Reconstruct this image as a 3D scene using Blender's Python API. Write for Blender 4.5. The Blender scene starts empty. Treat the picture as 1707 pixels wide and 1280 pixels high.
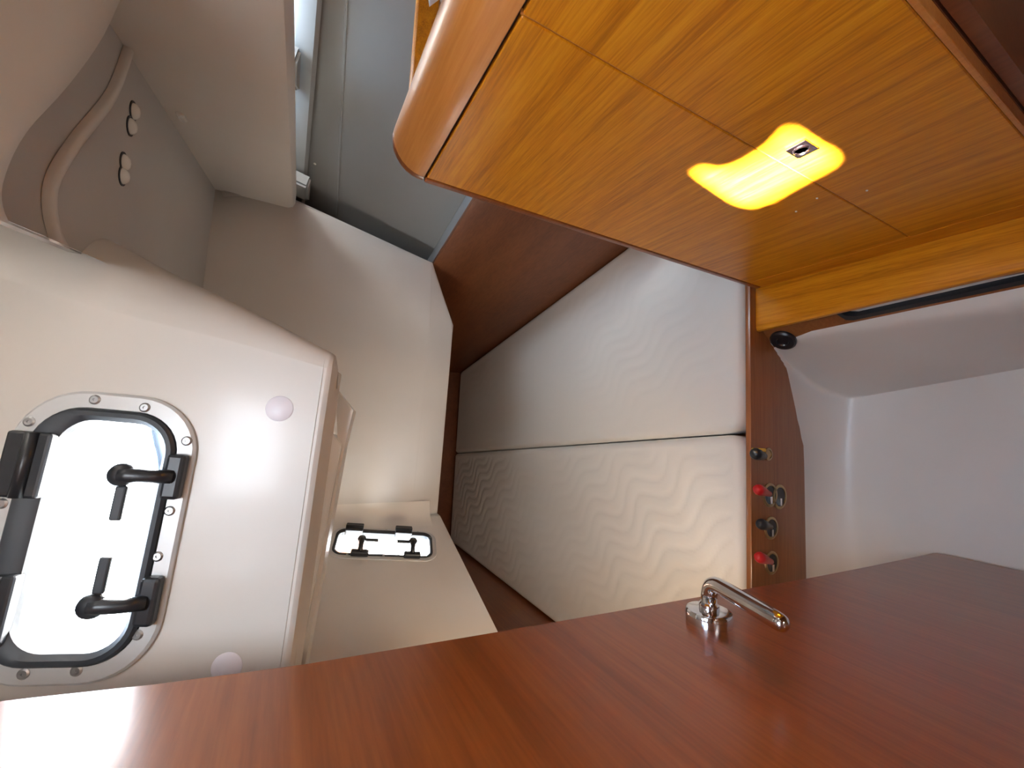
import bpy, bmesh, math, random
from mathutils import Vector as V, Matrix, geometry
random.seed(4)
C = bpy.context.scene.collection
SC = bpy.context.scene
# ---------------------------------------------------------------- camera
# cabin axes: x to the right, y into the cabin (aft), z up, metres; the lens is the origin.
# The picture was taken with the phone on its side: photo left is up.
F = 699.0
fw = V((-373, 50, F)); nd = V((1327, 136, F))
AZ = -nd.normalized(); AY = (fw.normalized() - AZ * fw.normalized().dot(AZ)).normalized(); AX = AY.cross(AZ)
def to_world(c): return V((AX.dot(c), AY.dot(c), AZ.dot(c)))
cd = bpy.data.cameras.new('camera'); cam = bpy.data.objects.new('camera', cd); C.objects.link(cam)
cd.sensor_width = 36; cd.lens = 36 * F / 1707; cd.clip_start = 0.01
r_, u_, b_ = to_world(V((1, 0, 0))), to_world(V((0, -1, 0))), to_world(V((0, 0, -1)))
cam.matrix_world = Matrix(((r_.x, u_.x, b_.x, 0), (r_.y, u_.y, b_.y, 0), (r_.z, u_.z, b_.z, 0), (0, 0, 0, 1)))
SC.camera = cam
# ---------------------------------------------------------------- sky, sun, daylight openings, exposure
SC.view_settings.view_transform = 'Standard'; SC.view_settings.look = 'None'
SC.view_settings.gamma = 1; SC.view_settings.use_curve_mapping = False
SC.view_settings.exposure = 0.0
W = bpy.data.worlds.new('sky'); SC.world = W; W.use_nodes = True
wn = W.node_tree.nodes; wl = W.node_tree.links
bg = wn['Background']; bg.inputs['Strength'].default_value = 46.0
tc = wn.new('ShaderNodeTexCoord'); sx = wn.new('ShaderNodeSeparateXYZ'); rp = wn.new('ShaderNodeValToRGB')
mr = wn.new('ShaderNodeMapRange'); mr.inputs['From Min'].default_value = -1; mr.inputs['From Max'].default_value = 1
wl.new(tc.outputs['Generated'], sx.inputs[0]); wl.new(sx.outputs['Z'], mr.inputs['Value'])
wl.new(mr.outputs[0], rp.inputs[0]); wl.new(rp.outputs[0], bg.inputs['Color'])
e = rp.color_ramp.elements
e[0].position = 0.0; e[0].color = (0.42, 0.33, 0.25, 1)
e[1].position = 1.0; e[1].color = (0.37, 0.50, 0.67, 1)
q = rp.color_ramp.elements.new(0.48); q.color = (0.62, 0.52, 0.42, 1)
q = rp.color_ramp.elements.new(0.53); q.color = (1.0, 0.98, 0.95, 1)
q = rp.color_ramp.elements.new(0.70); q.color = (0.74, 0.79, 0.85, 1)
SUN = V((0.48, 0.10, -0.95)).normalized()
sl = bpy.data.lights.new('sun', 'SUN'); sl.energy = 600; sl.angle = 0.022; sl.color = (1, 0.94, 0.86)
so = bpy.data.objects.new('sun', sl); C.objects.link(so); so.location = (-1, 0, 4)
so.rotation_euler = SUN.to_track_quat('-Z', 'Y').to_euler()
def portal(name, loc, direction, up, w, h):
    l = bpy.data.lights.new(name, 'AREA'); l.shape = 'RECTANGLE'; l.size = w; l.size_y = h
    l.cycles.is_portal = True
    o = bpy.data.objects.new(name, l); C.objects.link(o)
    z = -direction.normalized(); x = up.cross(z).normalized(); y = z.cross(x)
    o.matrix_world = Matrix(((x.x, y.x, z.x, loc[0]), (x.y, y.y, z.y, loc[1]), (x.z, y.z, z.z, loc[2]), (0, 0, 0, 1)))
# ---------------------------------------------------------------- points
def ray(u, v): return to_world(V((u - 853.5, v - 640, F))).normalized()
def onx(u, v, x): d = ray(u, v); return d * (x / d.x)
def ony(u, v, y): d = ray(u, v); return d * (y / d.y)
def onz(u, v, z): d = ray(u, v); return d * (z / d.z)
class Plane:
    """a flat surface with its own 2-d axes: a, b in the plane, n towards the cabin"""
    def __init__(s, o, a, b, n=None):
        s.o = V(o); s.a = V(a).normalized(); s.b = (V(b) - s.a * s.a.dot(V(b))).normalized()
        s.n = s.a.cross(s.b)
        if s.n.dot(-s.o) < 0: s.n = -s.n
    def hit(s, u, v): d = ray(u, v); return d * (s.n.dot(s.o) / s.n.dot(d))
    def uv(s, u, v): p = s.hit(u, v) - s.o; return (p.dot(s.a), p.dot(s.b))
    def p(s, a, b, c=0.0): return s.o + s.a * a + s.b * b + s.n * c
# ---------------------------------------------------------------- materials
def lin(c): return tuple(((x / 255) / 12.92 if x <= 10 else ((x / 255 + .055) / 1.055) ** 2.4) for x in c) + (1,)
def base(name, col, rough=.5, metal=0, coat=0, spec=.5):
    m = bpy.data.materials.new(name); m.use_nodes = True
    b = m.node_tree.nodes['Principled BSDF']
    b.inputs['Base Color'].default_value = col if len(col) == 4 else (*col, 1)
    b.inputs['Roughness'].default_value = rough; b.inputs['Metallic'].default_value = metal
    b.inputs['Coat Weight'].default_value = coat; b.inputs['Coat Roughness'].default_value = .12
    b.inputs['Specular IOR Level'].default_value = spec
    return m, m.node_tree, b
def pos(nt, scale):
    g = nt.nodes.new('ShaderNodeNewGeometry'); mp = nt.nodes.new('ShaderNodeMapping')
    mp.inputs['Scale'].default_value = scale
    nt.links.new(g.outputs['Position'], mp.inputs['Vector']); return mp.outputs[0]
def noise(nt, vec, scale, detail=3, rough=.55):
    n = nt.nodes.new('ShaderNodeTexNoise'); n.inputs['Scale'].default_value = scale
    n.inputs['Detail'].default_value = detail; n.inputs['Roughness'].default_value = rough
    nt.links.new(vec, n.inputs['Vector']); return n.outputs['Fac']
def ramp(nt, fac, stops):
    r = nt.nodes.new('ShaderNodeValToRGB'); el = r.color_ramp.elements
    el[0].position, el[0].color = stops[0]; el[1].position, el[1].color = stops[-1]
    for p_, c_ in stops[1:-1]: x = el.new(p_); x.color = c_
    nt.links.new(fac, r.inputs[0]); return r.outputs[0]
def bump(nt, b, h, strength, dist):
    n = nt.nodes.new('ShaderNodeBump'); n.inputs['Strength'].default_value = strength; n.inputs['Distance'].default_value = dist
    nt.links.new(h, n.inputs['Height']); nt.links.new(n.outputs[0], b.inputs['Normal'])
def wood(name, dark, mid, light, axis=1, rough=.33, coat=.35, fine=260, streak=34):
    m, nt, b = base(name, mid, rough, 0, coat)
    s1 = [1, 1, 1]; s1[axis] = .022
    s2 = [1, 1, 1]; s2[axis] = .05
    a = noise(nt, pos(nt, s1), streak, 4, .6); c = noise(nt, pos(nt, s2), fine, 3, .6)
    mx = nt.nodes.new('ShaderNodeMath'); mx.operation = 'MULTIPLY_ADD'; mx.inputs[1].default_value = .55
    ml = nt.nodes.new('ShaderNodeMath'); ml.operation = 'MULTIPLY'; ml.inputs[1].default_value = .45
    nt.links.new(c, ml.inputs[0]); nt.links.new(a, mx.inputs[0]); nt.links.new(ml.outputs[0], mx.inputs[2])
    nt.links.new(ramp(nt, mx.outputs[0], [(.36, dark), (.5, mid), (.64, light)]), b.inputs['Base Color'])
    bump(nt, b, c, .06, .001)
    return m
def gel(name, col, rough=.3, coat=.15):
    m, nt, b = base(name, col, rough, 0, coat)
    k = noise(nt, pos(nt, (1, 1, 1)), 3.0, 3)
    d = tuple(x * .94 for x in col[:3]) + (1,)
    nt.links.new(ramp(nt, k, [(.35, d), (.65, col)]), b.inputs['Base Color'])
    bump(nt, b, noise(nt, pos(nt, (1, 1, 1)), 26, 2), .035, .01)
    return m
M = {}
M['gel'] = gel('white_gelcoat', (.75, .71, .65, 1))
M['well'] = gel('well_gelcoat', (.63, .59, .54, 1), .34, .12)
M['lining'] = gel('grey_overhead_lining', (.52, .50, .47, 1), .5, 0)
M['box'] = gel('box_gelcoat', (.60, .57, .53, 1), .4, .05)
M['gel_floor'] = gel('sole_gelcoat', (.80, .76, .71, 1), .38, .08)
M['hull'] = gel('hull_liner', (.27, .275, .27, 1), .5, 0)
M['locker'] = wood('golden_teak', lin((172, 104, 14)), lin((204, 130, 20)), lin((220, 150, 32)), coat=.06, fine=420, streak=72)
M['locker'].node_tree.nodes['Principled BSDF'].inputs['Specular IOR Level'].default_value = .3
M['trim'] = wood('rounded_teak_trim', lin((178, 110, 44)), lin((190, 122, 54)), lin((200, 134, 66)), 1, .38, .1, 200, 16)
M['cherry'] = wood('red_brown_door', lin((112, 56, 20)), lin((126, 66, 26)), lin((138, 76, 32)), 1, .3, .45, 220, 46)
M['cherry'].node_tree.nodes['Principled BSDF'].inputs['Coat Weight'].default_value = .4
M['cherry'].node_tree.nodes['Principled BSDF'].inputs['Coat Roughness'].default_value = .2
M['brown'] = wood('brown_panel', lin((126, 76, 40)), lin((142, 88, 48)), lin((152, 98, 56)), 0, .35, .3, 180, 14)
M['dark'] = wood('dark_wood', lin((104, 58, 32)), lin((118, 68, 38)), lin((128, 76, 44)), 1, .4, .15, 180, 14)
M['black'] = base('black_plastic', (.012, .014, .018), .35)[0]
M['gasket'] = base('black_gasket', (.02, .024, .03), .5)[0]
M['red'] = base('red_plastic', (.55, .012, .015), .35)[0]
M['yellow'] = base('yellow_tape', (.75, .50, .03), .4)[0]
M['brass'] = base('worn_brass', (.42, .30, .16), .3, 1)[0]
M['alu'] = base('satin_grey_frame', (.60, .60, .59), .38, .25)[0]
M['cap'] = base('white_cap', (.86, .85, .80), .25)[0]
M['screw'] = base('steel_screw', (.45, .45, .45), .35, 1)[0]
M['line'] = base('groove_shadow', (.04, .028, .02), .8)[0]
M['pale_edge'] = base('pale_edging', lin((206, 160, 104)), .4)[0]
M['rope'] = base('blue_grey_rope', (.12, .16, .22), .8)[0]
M['bag'] = base('clear_plastic_bag', (.85, .9, .97), .15)[0]
m, nt, b = base('chrome', (.82, .82, .84), .06, 1); M['chrome'] = m
m, nt, b = base('latch_steel', (.58, .46, .50), .16, 1); M['latch'] = m
m, nt, b = base('quilted_fabric', (.82, .775, .71, 1), .85, 0, 0, .2); M['fabric'] = m
b.inputs['Sheen Weight'].default_value = .15
bump(nt, b, noise(nt, pos(nt, (1, 1, 1)), 420, 2), .12, .002)
# clear acrylic: mostly see-through with a glossy face
m = bpy.data.materials.new('acrylic_pane'); m.use_nodes = True; nt = m.node_tree
nt.nodes.remove(nt.nodes['Principled BSDF'])
tr = nt.nodes.new('ShaderNodeBsdfTransparent'); tr.inputs[0].default_value = (.94, .97, 1, 1)
gl = nt.nodes.new('ShaderNodeBsdfGlossy'); gl.inputs['Roughness'].default_value = .03
lw = nt.nodes.new('ShaderNodeLayerWeight'); lw.inputs[0].default_value = .5
fr = nt.nodes.new('ShaderNodeMath'); fr.operation = 'POWER'; fr.inputs[1].default_value = 5; nt.links.new(lw.outputs['Facing'], fr.inputs[0])
mxs = nt.nodes.new('ShaderNodeMixShader')
nt.links.new(fr.outputs[0], mxs.inputs[0]); nt.links.new(tr.outputs[0], mxs.inputs[1]); nt.links.new(gl.outputs[0], mxs.inputs[2])
nt.links.new(mxs.outputs[0], nt.nodes['Material Output'].inputs[0]); M['glass'] = m
# ---------------------------------------------------------------- object helpers
def obj(name, bm, mat, parent=None, smooth=False, auto=None):
    me = bpy.data.meshes.new(name)
    bmesh.ops.recalc_face_normals(bm, faces=bm.faces[:])
    if parent is None:                      # origin at the base of the thing
        lo = V((min(v.co.x for v in bm.verts), min(v.co.y for v in bm.verts), min(v.co.z for v in bm.verts)))
        hi = V((max(v.co.x for v in bm.verts), max(v.co.y for v in bm.verts), max(v.co.z for v in bm.verts)))
        org = V(((lo.x + hi.x) / 2, (lo.y + hi.y) / 2, lo.z))
    else:
        org = parent['_org']; org = V(org)
    bmesh.ops.translate(bm, verts=bm.verts[:], vec=-org)
    bm.to_mesh(me); bm.free()
    me.materials.append(M[mat])
    o = bpy.data.objects.new(name, me); C.objects.link(o)
    o['_org'] = tuple(org)
    if parent is None: o.location = org
    else: o.parent = parent
    if smooth: me.shade_smooth()
    if auto is not None:
        me.shade_smooth()
        try: me.set_sharp_from_angle(angle=math.radians(auto))
        except Exception: pass
    return o
def thing(name, org, label, cat, group=None):
    o = bpy.data.objects.new(name, None); C.objects.link(o); o.location = org; o['_org'] = tuple(org)
    o.empty_display_size = .02
    return tag(o, label, cat, group)
def tag(o, label, cat, group=None):
    o['label'] = label; o['category'] = cat
    if group: o['group'] = group
    return o
def struct(o, label=None):
    o['kind'] = 'structure'
    if label: o['label'] = label
    return o
def setting(name, org, label=None):
    o = bpy.data.objects.new(name, None); C.objects.link(o); o.location = org; o['_org'] = tuple(org)
    o.empty_display_size = .02
    return struct(o, label)
# ---------------------------------------------------------------- shape helpers (all add to a bmesh, world metres)
def face(bm, pts): return bm.faces.new([bm.verts.new(p) for p in pts])
def box(bm, lo, hi, bev=0, seg=2):
    r = bmesh.ops.create_cube(bm, size=1)
    lo, hi = V(lo), V(hi)
    for v in r['verts']: v.co = V(((lo[i] + hi[i]) / 2 + v.co[i] * (hi[i] - lo[i]) for i in range(3)))
    if bev:
        ed = list({e for v in r['verts'] for e in v.link_edges})
        bmesh.ops.bevel(bm, geom=ed, offset=bev, segments=seg, affect='EDGES', profile=.5)
def pbox(bm, P, a0, a1, b0, b1, c0, c1, bev=0, seg=2):
    """box in the axes of a plane"""
    n0 = len(bm.verts); bm.verts.index_update()
    old = set(bm.verts)
    box(bm, (a0, b0, c0), (a1, b1, c1), bev, seg)
    for v in bm.verts:
        if v not in old: v.co = P.p(*v.co)
def loft(bm, rings, closed=True, cap0=True, cap1=True):
    vs = [[bm.verts.new(p) for p in r] for r in rings]
    n = len(vs[0])
    for i in range(len(vs) - 1):
        for j in range(n if closed else n - 1):
            k = (j + 1) % n
            bm.faces.new((vs[i][j], vs[i][k], vs[i + 1][k], vs[i + 1][j]))
    if closed and cap0: bm.faces.new(list(reversed(vs[0])))
    if closed and cap1: bm.faces.new(vs[-1])
    return vs
def prism(bm, pts, vec, bev=0):
    """polygon extruded along vec"""
    return loft(bm, [[V(p) for p in pts], [V(p) + V(vec) for p in pts]])
def frame_axes(d):
    d = V(d).normalized(); t = V((0, 0, 1)) if abs(d.z) < .9 else V((1, 0, 0))
    x = d.cross(t).normalized(); return x, d.cross(x).normalized()
def tube(bm, pts, rad, n=12, cap=True):
    pts = [V(p) for p in pts]; rad = rad if isinstance(rad, (list, tuple)) else [rad] * len(pts)
    rings = []; x = None
    for i, p in enumerate(pts):
        d = (pts[min(i + 1, len(pts) - 1)] - pts[max(i - 1, 0)]).normalized()
        if x is None: x, y = frame_axes(d)
        else: x = (x - d * x.dot(d)).normalized(); y = d.cross(x)
        rings.append([p + (x * math.cos(2 * math.pi * k / n) + y * math.sin(2 * math.pi * k / n)) * rad[i] for k in range(n)])
    loft(bm, rings, True, cap, cap)
def lathe(bm, o, d, prof, n=28):
    """profile of (radius, height) turned around the axis d from o"""
    o = V(o); d = V(d).normalized(); x, y = frame_axes(d)
    rings = [[o + d * h + (x * math.cos(2 * math.pi * k / n) + y * math.sin(2 * math.pi * k / n)) * r for k in range(n)] for r, h in prof]
    loft(bm, rings)
def rrect(a0, a1, b0, b1, r, n=7):
    out = []
    for cx, cy, s in ((a1 - r, b1 - r, 0), (a0 + r, b1 - r, 90), (a0 + r, b0 + r, 180), (a1 - r, b0 + r, 270)):
        for i in range(n + 1):
            t = math.radians(s + 90 * i / n); out.append((cx + r * math.cos(t), cy + r * math.sin(t)))
    return out
def slab(bm, outer, holes, fn, c0, c1):
    """flat board with holes: 2-d outlines, fn(a, b, c) -> point, from depth c0 to c1"""
    loops = [outer] + holes
    for c in (c0, c1):
        ed = []
        for lp in loops:
            vs = [bm.verts.new((a, b, c)) for a, b in lp]
            for i in range(len(vs)): ed.append(bm.edges.new((vs[i], vs[(i + 1) % len(vs)])))
        bmesh.ops.triangle_fill(bm, use_beauty=True, edges=ed, normal=(0, 0, 1))
    top = {}
    for lp in loops:
        n = len(lp)
        lo = [bm.verts.new((a, b, c0)) for a, b in lp]; hi = [bm.verts.new((a, b, c1)) for a, b in lp]
        for i in range(n): bm.faces.new((lo[i], lo[(i + 1) % n], hi[(i + 1) % n], hi[i]))
    bmesh.ops.remove_doubles(bm, verts=bm.verts[:], dist=1e-6)
    for v in bm.verts: v.co = fn(*v.co)
def bez(p0, p1, p2, n=8): return [p0 * (1 - t) ** 2 + p1 * 2 * t * (1 - t) + p2 * t * t for t in [i / n for i in range(n + 1)]]
def smoothstep(a, b, x): t = max(0, min(1, (x - a) / (b - a))); return t * t * (3 - 2 * t)

# ================================================================ THE ROOM
ZF = -1.33           # cabin sole
ZB = -1.00           # top of the mattresses
ZC = 0.25            # overhead over the berth
ZC2 = 0.46           # overhead by the entrance
XL = 0.38            # locker face
XD = -0.233          # door face
YB = 0.64            # front of the berth
# ---- sole: one moulded tray, coved up to the berth front, its right side sloping up to the seat
def sole_z(x, y):
    xc = .100 + (.66 - y) * .175
    xe = .246
    w = ZF + (.232) * max(0, (x - xc)) / max(.05, xe - xc)
    c = ZF
    if y > .53: c = ZF + .115 * (1 - math.sqrt(max(0, 1 - min(1, (y - .53) / .115) ** 2)))
    c += (c - ZF) / .115 * .47 * max(0, x + .02)
    k = .012
    z = max(w, c); d = abs(w - c)
    if d < k: z += (k - d) ** 2 / (4 * k)
    return min(z, -1.085)
bm = bmesh.new()
ys = [-.75 + i * .05 for i in range(23)] + [.39 + i * .02 for i in range(7)] + [.525 + i * .008 for i in range(16)]
rows = []
for y in ys:
    xc = .100 + (.66 - y) * .175
    xs = [-.9 + (xc - .02 + .9) * i / 20 for i in range(21)] + [xc - .014, xc - .008, xc - .003, xc, xc + .003, xc + .008, xc + .014] + [xc + .02 + (.246 - xc - .02) * i / 10 for i in range(11)] + [.26, .33]
    rows.append([bm.verts.new((x, y, sole_z(x, y))) for x in xs])
for i in range(len(ys) - 1):
    for j in range(len(xs) - 1): bm.faces.new((rows[i][j], rows[i][j + 1], rows[i + 1][j + 1], rows[i + 1][j]))
ex = bmesh.ops.extrude_face_region(bm, geom=bm.faces[:])
for v in ex['geom']:
    if isinstance(v, bmesh.types.BMVert): v.co.z = -1.42
struct(obj('floor', bm, 'gel_floor', auto=45), 'white moulded cabin sole curving up to the berth front')

# ---- overhead: a flat panel with unseen openings added for light: a sun gap and two hatches
patch = [(1163, 292), (1180, 283), (1205, 288), (1235, 282), (1262, 268), (1290, 250), (1312, 228), (1328, 210), (1342, 214), (1352, 228), (1395, 266), (1386, 276), (1320, 312), (1285, 333), (1252, 344), (1225, 335)]
vent = []  # unseen gap, its outline traced back from the sun patch it casts
for u, v in patch:
    p = onx(u, v, XL); t = (ZC2 - p.z) / -SUN.z; s = p - SUN * t; vent.append((s.x, s.y))
added_hatch = rrect(-.15, .10, -.17, .12, .04)  # unseen opening added to brighten the locker
added_side_hatch = rrect(.765, .90, .66, 1.14, .04)  # unseen opening added to brighten the mattresses and hull side
bm = bmesh.new()
tubhole = [(-.56, .700), (.09, .728), (.155, .745), (.195, 1.0), (.225, 1.44), (-.355, 1.40), (-.46, 1.07), (-.56, .80)]
# the raised overhead by the entrance ends in a slanted wall that runs up to the cockpit well
wl_px = [(-260, 257), (-120, 316), (0, 367), (75, 398), (150, 430), (212, 456)]
wl25 = [onz(u, v, ZC) for u, v in wl_px]
slab(bm, [(p.x, p.y) for p in wl25] + [(-.08, .705), (-.64, .672), (-.345, 1.475), (-.345, 1.6), (.64, 1.6), (.64, 2.8), (1.1, 2.8), (1.1, wl25[0].y)], [tubhole, added_side_hatch], lambda a, b, c: V((a, b, c)), ZC, ZC + .012)
slab(bm, [(-.83, -.75), (1.1, -.75), (1.1, wl25[0].y + .012), (.40, wl25[0].y + .012), (.40, 1.0), (.10, 1.0), (.10, .765), (-.70, .745), (-.83, .155)], [vent, added_hatch], lambda a, b, c: V((a, b, c)), ZC2, ZC2 + .012)
box(bm, (wl25[0].x, wl25[0].y, ZC + .0005), (1.1, wl25[0].y + .0115, ZC2 + .002))
WN = ray(0, 367).cross(ray(212, 456)).normalized()
if WN.dot(V((-1, 0, 0))) < 0: WN = -WN
loft(bm, [[onz(u, v, z) - WN * .002 for u, v in wl_px[:-1] + [(176, 441)]] for z in (.203, ZC2)], False)
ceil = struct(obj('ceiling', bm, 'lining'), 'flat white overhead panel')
portal('added_hatch_daylight', (-.025, -.025, ZC2 + .03), V((0, 0, -1)), V((0, 1, 0)), .25, .29)
portal('added_side_hatch_daylight', (.8325, .90, ZC + .03), V((0, 0, -1)), V((0, 1, 0)), .135, .48)
portal('well_daylight', (-.13, 1.07, ZC + .03), V((0, 0, -1)), V((0, 1, 0)), .74, .76)

bm = bmesh.new(); rr_ = rrect(-.26, .16, 0, .68, .04)  # unseen lid added to keep direct sun out of the entrance opening
prism(bm, [V((-.162 - .02 * z, y, ZC2 + .014 + z)) for y, z in rr_], (-.012, 0, -.001))
obj('added_sun_shade', bm, 'gel', ceil)
bm = bmesh.new(); rr_ = rrect(.64, 1.16, 0, .42, .04)  # second added lid, shades the side opening from the sun
prism(bm, [V((.752 - .12 * z, y, ZC + .014 + z)) for y, z in rr_], (-.012, 0, -.002))
obj('added_sun_shade', bm, 'gel', ceil)
# white screw caps on the overhead, two pairs in a row
capg = 'white screw caps in a row on the overhead'
for (u, v), lab in zip([(221, 185), (216, 210), (205, 270), (203, 293)],
        ['white domed screw cap on the overhead, furthest from the cockpit well', 'white domed screw cap on the overhead, second from the side beam',
         'white domed screw cap on the overhead, third from the side beam', 'white domed screw cap on the overhead, nearest the cockpit well']):
    p = onz(u, v, ZC); bm = bmesh.new()
    lathe(bm, p + V((0, 0, .0005)), (0, 0, -1), [(.0115, 0), (.0115, .003), (.010, .006), (.006, .009), (.001, .010)], 20)
    o = obj('screw_cap', bm, 'cap', smooth=True); tag(o, lab, 'screw cap', capg)
    bm = bmesh.new(); lathe(bm, p, (0, 0, -1), [(.0145, 0), (.0145, .0015), (.0118, .0016), (.0118, 0)], 20)
    obj('washer', bm, 'gasket', o)

# ---- lower liner at the upper left with its rolled lip round the recess
lip = [onz(u, v, .2) for u, v in [(420, -330), (300, -150), (230, -30), (185, 68), (130, 150), (62, 230), (28, 300), (24, 345), (42, 378), (75, 398)]]
def smooth_line(pts, n=4):
    out = []
    for i in range(len(pts) - 1):
        p0 = pts[max(i - 1, 0)]; p1 = pts[i]; p2 = pts[i + 1]; p3 = pts[min(i + 2, len(pts) - 1)]
        for k in range(n):
            t = k / n
            out.append(.5 * ((2 * p1) + (p2 - p0) * t + (2 * p0 - 5 * p1 + 4 * p2 - p3) * t * t + (3 * p1 - p0 - 3 * p2 + p3) * t ** 3))
    return out + [pts[-1]]
lip = smooth_line(lip)
def offset_line(pts, d):
    out = []
    for i, p in enumerate(pts):
        t = (pts[min(i + 1, len(pts) - 1)] - pts[max(i - 1, 0)]).normalized(); n = V((-t.y, t.x, 0))
        out.append(p + n * d)
    return out
sgn = 1 if (offset_line(lip, .01)[16] - lip[16]).dot(V((.1, .25, 0))) < 0 else -1    # towards the viewer = outside the recess
bm = bmesh.new(); rows = []
for d, z in [(.0, .2495), (.0, .210), (.0012, .2065), (.004, .2045), (.022, .2), (.030, .2), (.045, .2012), (.08, .203), (.115, .205), (.115, .465)]:
    ln = offset_line(lip, sgn * d); rows.append([V((p.x, p.y, z)) for p in ln])
loft(bm, rows, False)
bmesh.ops.bisect_plane(bm, geom=bm.verts[:] + bm.edges[:] + bm.faces[:], plane_co=(0, 0, 0), plane_no=WN, clear_outer=True)
struct(obj('trim_1', bm, 'gel', smooth=True), 'white lower overhead liner with a rolled lip')
inn = smooth_line([onz(u, v, .236) for u, v in [(235, 70), (203, 162), (150, 235), (112, 298), (104, 345), (112, 392), (125, 420)]])
bm = bmesh.new(); rows = []
for d, z in [(-.007, .2495), (-.0065, .244), (-.004, .2412), (.003, .2412), (.006, .244), (.007, .2495)]:
    rows.append([V((p.x, p.y, z)) for p in offset_line(inn, sgn * d)])
loft(bm, rows, False)
bmesh.ops.bisect_plane(bm, geom=bm.verts[:] + bm.edges[:] + bm.faces[:], plane_co=(0, 0, 0), plane_no=WN, clear_outer=True)
struct(obj('trim_2', bm, 'gel', smooth=True), 'thin white inner flange round the overhead recess')

# ---- side beam under the deck, right of the overhead
bm = bmesh.new()
d_ = V((.2, .98, 0)).normalized(); A = V((.65, 1.47, 0)) + d_ * .0
near = A - d_ * 1.75
pr = [(0, .47), (0, .06), (.006, .046), (.02, .04), (.05, .04), (.05, .47)]
nn = V((.98, -.2, 0)).normalized()
loft(bm, [[p + nn * a + V((0, 0, z)) for a, z in pr] for p in (near, A)])
beam = struct(obj('trim_3', bm, 'gel', auto=40), 'white side beam between overhead and hull')
PS = Plane(V((.65, 1.47, .2)), d_, V((0, 0, 1)))
a, b = PS.uv(303, 193); bm = bmesh.new()
prof = rrect(a - .016, a + .016, b - .007, b + .007, .0065)
loft(bm, [[PS.p(x, y, -.0005) for x, y in prof], [PS.p(x, y, .004) for x, y in prof], [PS.p(a + (x - a) * .8, b + (y - b) * .6, .007) for x, y in prof]])
tag(obj('cover_plug', bm, 'cap', smooth=False), 'small oblong white cover plug on the side beam', 'cover plug')

# ---- hull side on the right, its ledge over the berth, ribs near the deck
h0 = onz(1040, 412, -1.0); h1 = onz(765, 620, -1.0)
hd = (h1 - h0); hd.z = 0; hd.normalize(); hn = V((hd.y, -hd.x, 0))         # outward
def board(y): return h0 + hd * ((y - h0.y) / hd.y)
def hullp(y, z, off=0):
    p = board(y); t = .065 + (z + .42) * .25 + off
    return V((p.x, p.y, 0)) + hn * t + V((0, 0, z))
seam = [(.1, .04), (.3, .02), (.871, -.032), (1.464, -.083), (2.8, -.19)]
def seam_z(y):
    for (y0, z0), (y1, z1) in zip(seam, seam[1:]):
        if y <= y1: return z0 + (z1 - z0) * (y - y0) / (y1 - y0)
    return seam[-1][1]
ysamp = [.1, .3, .6, .871, 1.1, 1.464, 2.0, 2.8]
grid = [[hullp(y, -.425, .03) for y in ysamp], [hullp(y, -.425) for y in ysamp], [hullp(y, seam_z(y) - .003) for y in ysamp], [hullp(y, seam_z(y) - .002, -.0015) for y in ysamp],
        [hullp(y, seam_z(y) + .002, -.0015) for y in ysamp], [hullp(y, seam_z(y) + .003) for y in ysamp], [hullp(y, .475) for y in ysamp], [hullp(y, .475, .03) for y in ysamp]]
bm = bmesh.new(); loft(bm, grid, False)
HPW = Plane(hullp(.80, -.315), hd, hullp(.80, .0) - hullp(.80, -.2))
cut = bmesh.new(); prism(cut, [HPW.p(a, b, .06) for a, b in rrect(-.175, .175, -.062, .062, .04)], HPW.n * -.12)
hull = struct(obj('wall_right', bm, 'hull', auto=30), 'grey hull side with a fine horizontal seam')
me_ = bpy.data.meshes.new('cutter'); bmesh.ops.recalc_face_normals(cut, faces=cut.faces[:]); cut.to_mesh(me_); cut.free()
co = bpy.data.objects.new('cutter', me_); C.objects.link(co)
bpy.context.view_layer.update()
md = hull.modifiers.new('cut', 'BOOLEAN'); md.object = co; md.operation = 'DIFFERENCE'; md.solver = 'EXACT'
dg = bpy.context.evaluated_depsgraph_get(); nm = bpy.data.meshes.new_from_object(hull.evaluated_get(dg))
hull.modifiers.clear(); hull.data = nm; bpy.data.objects.remove(co)
bm = bmesh.new()
ring = []
for y in (.60, 2.72):
    p = board(y); P_ = V((p.x, p.y, 0))
    ring.append([P_ + V((0, 0, -1.12)), P_ + V((0, 0, -.44)), P_ + hn * .004 + V((0, 0, -.425)), P_ + hn * .018 + V((0, 0, -.425)), P_ + hn * .018 + V((0, 0, -1.12))])
loft(bm, ring)
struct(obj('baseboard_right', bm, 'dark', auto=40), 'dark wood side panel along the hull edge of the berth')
bm = bmesh.new(); ring = []
for y in (.10, 2.72):
    p = board(y); P_ = V((p.x, p.y, 0))
    ring.append([P_ + hn * .018 + V((0, 0, -.426)), P_ + hn * .018 + V((0, 0, -.44)), P_ + hn * .12 + V((0, 0, -.44)), P_ + hn * .12 + V((0, 0, -.426))])
loft(bm, ring)
struct(obj('trim_4', bm, 'hull'), 'narrow grey ledge on top of the side panel')
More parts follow.
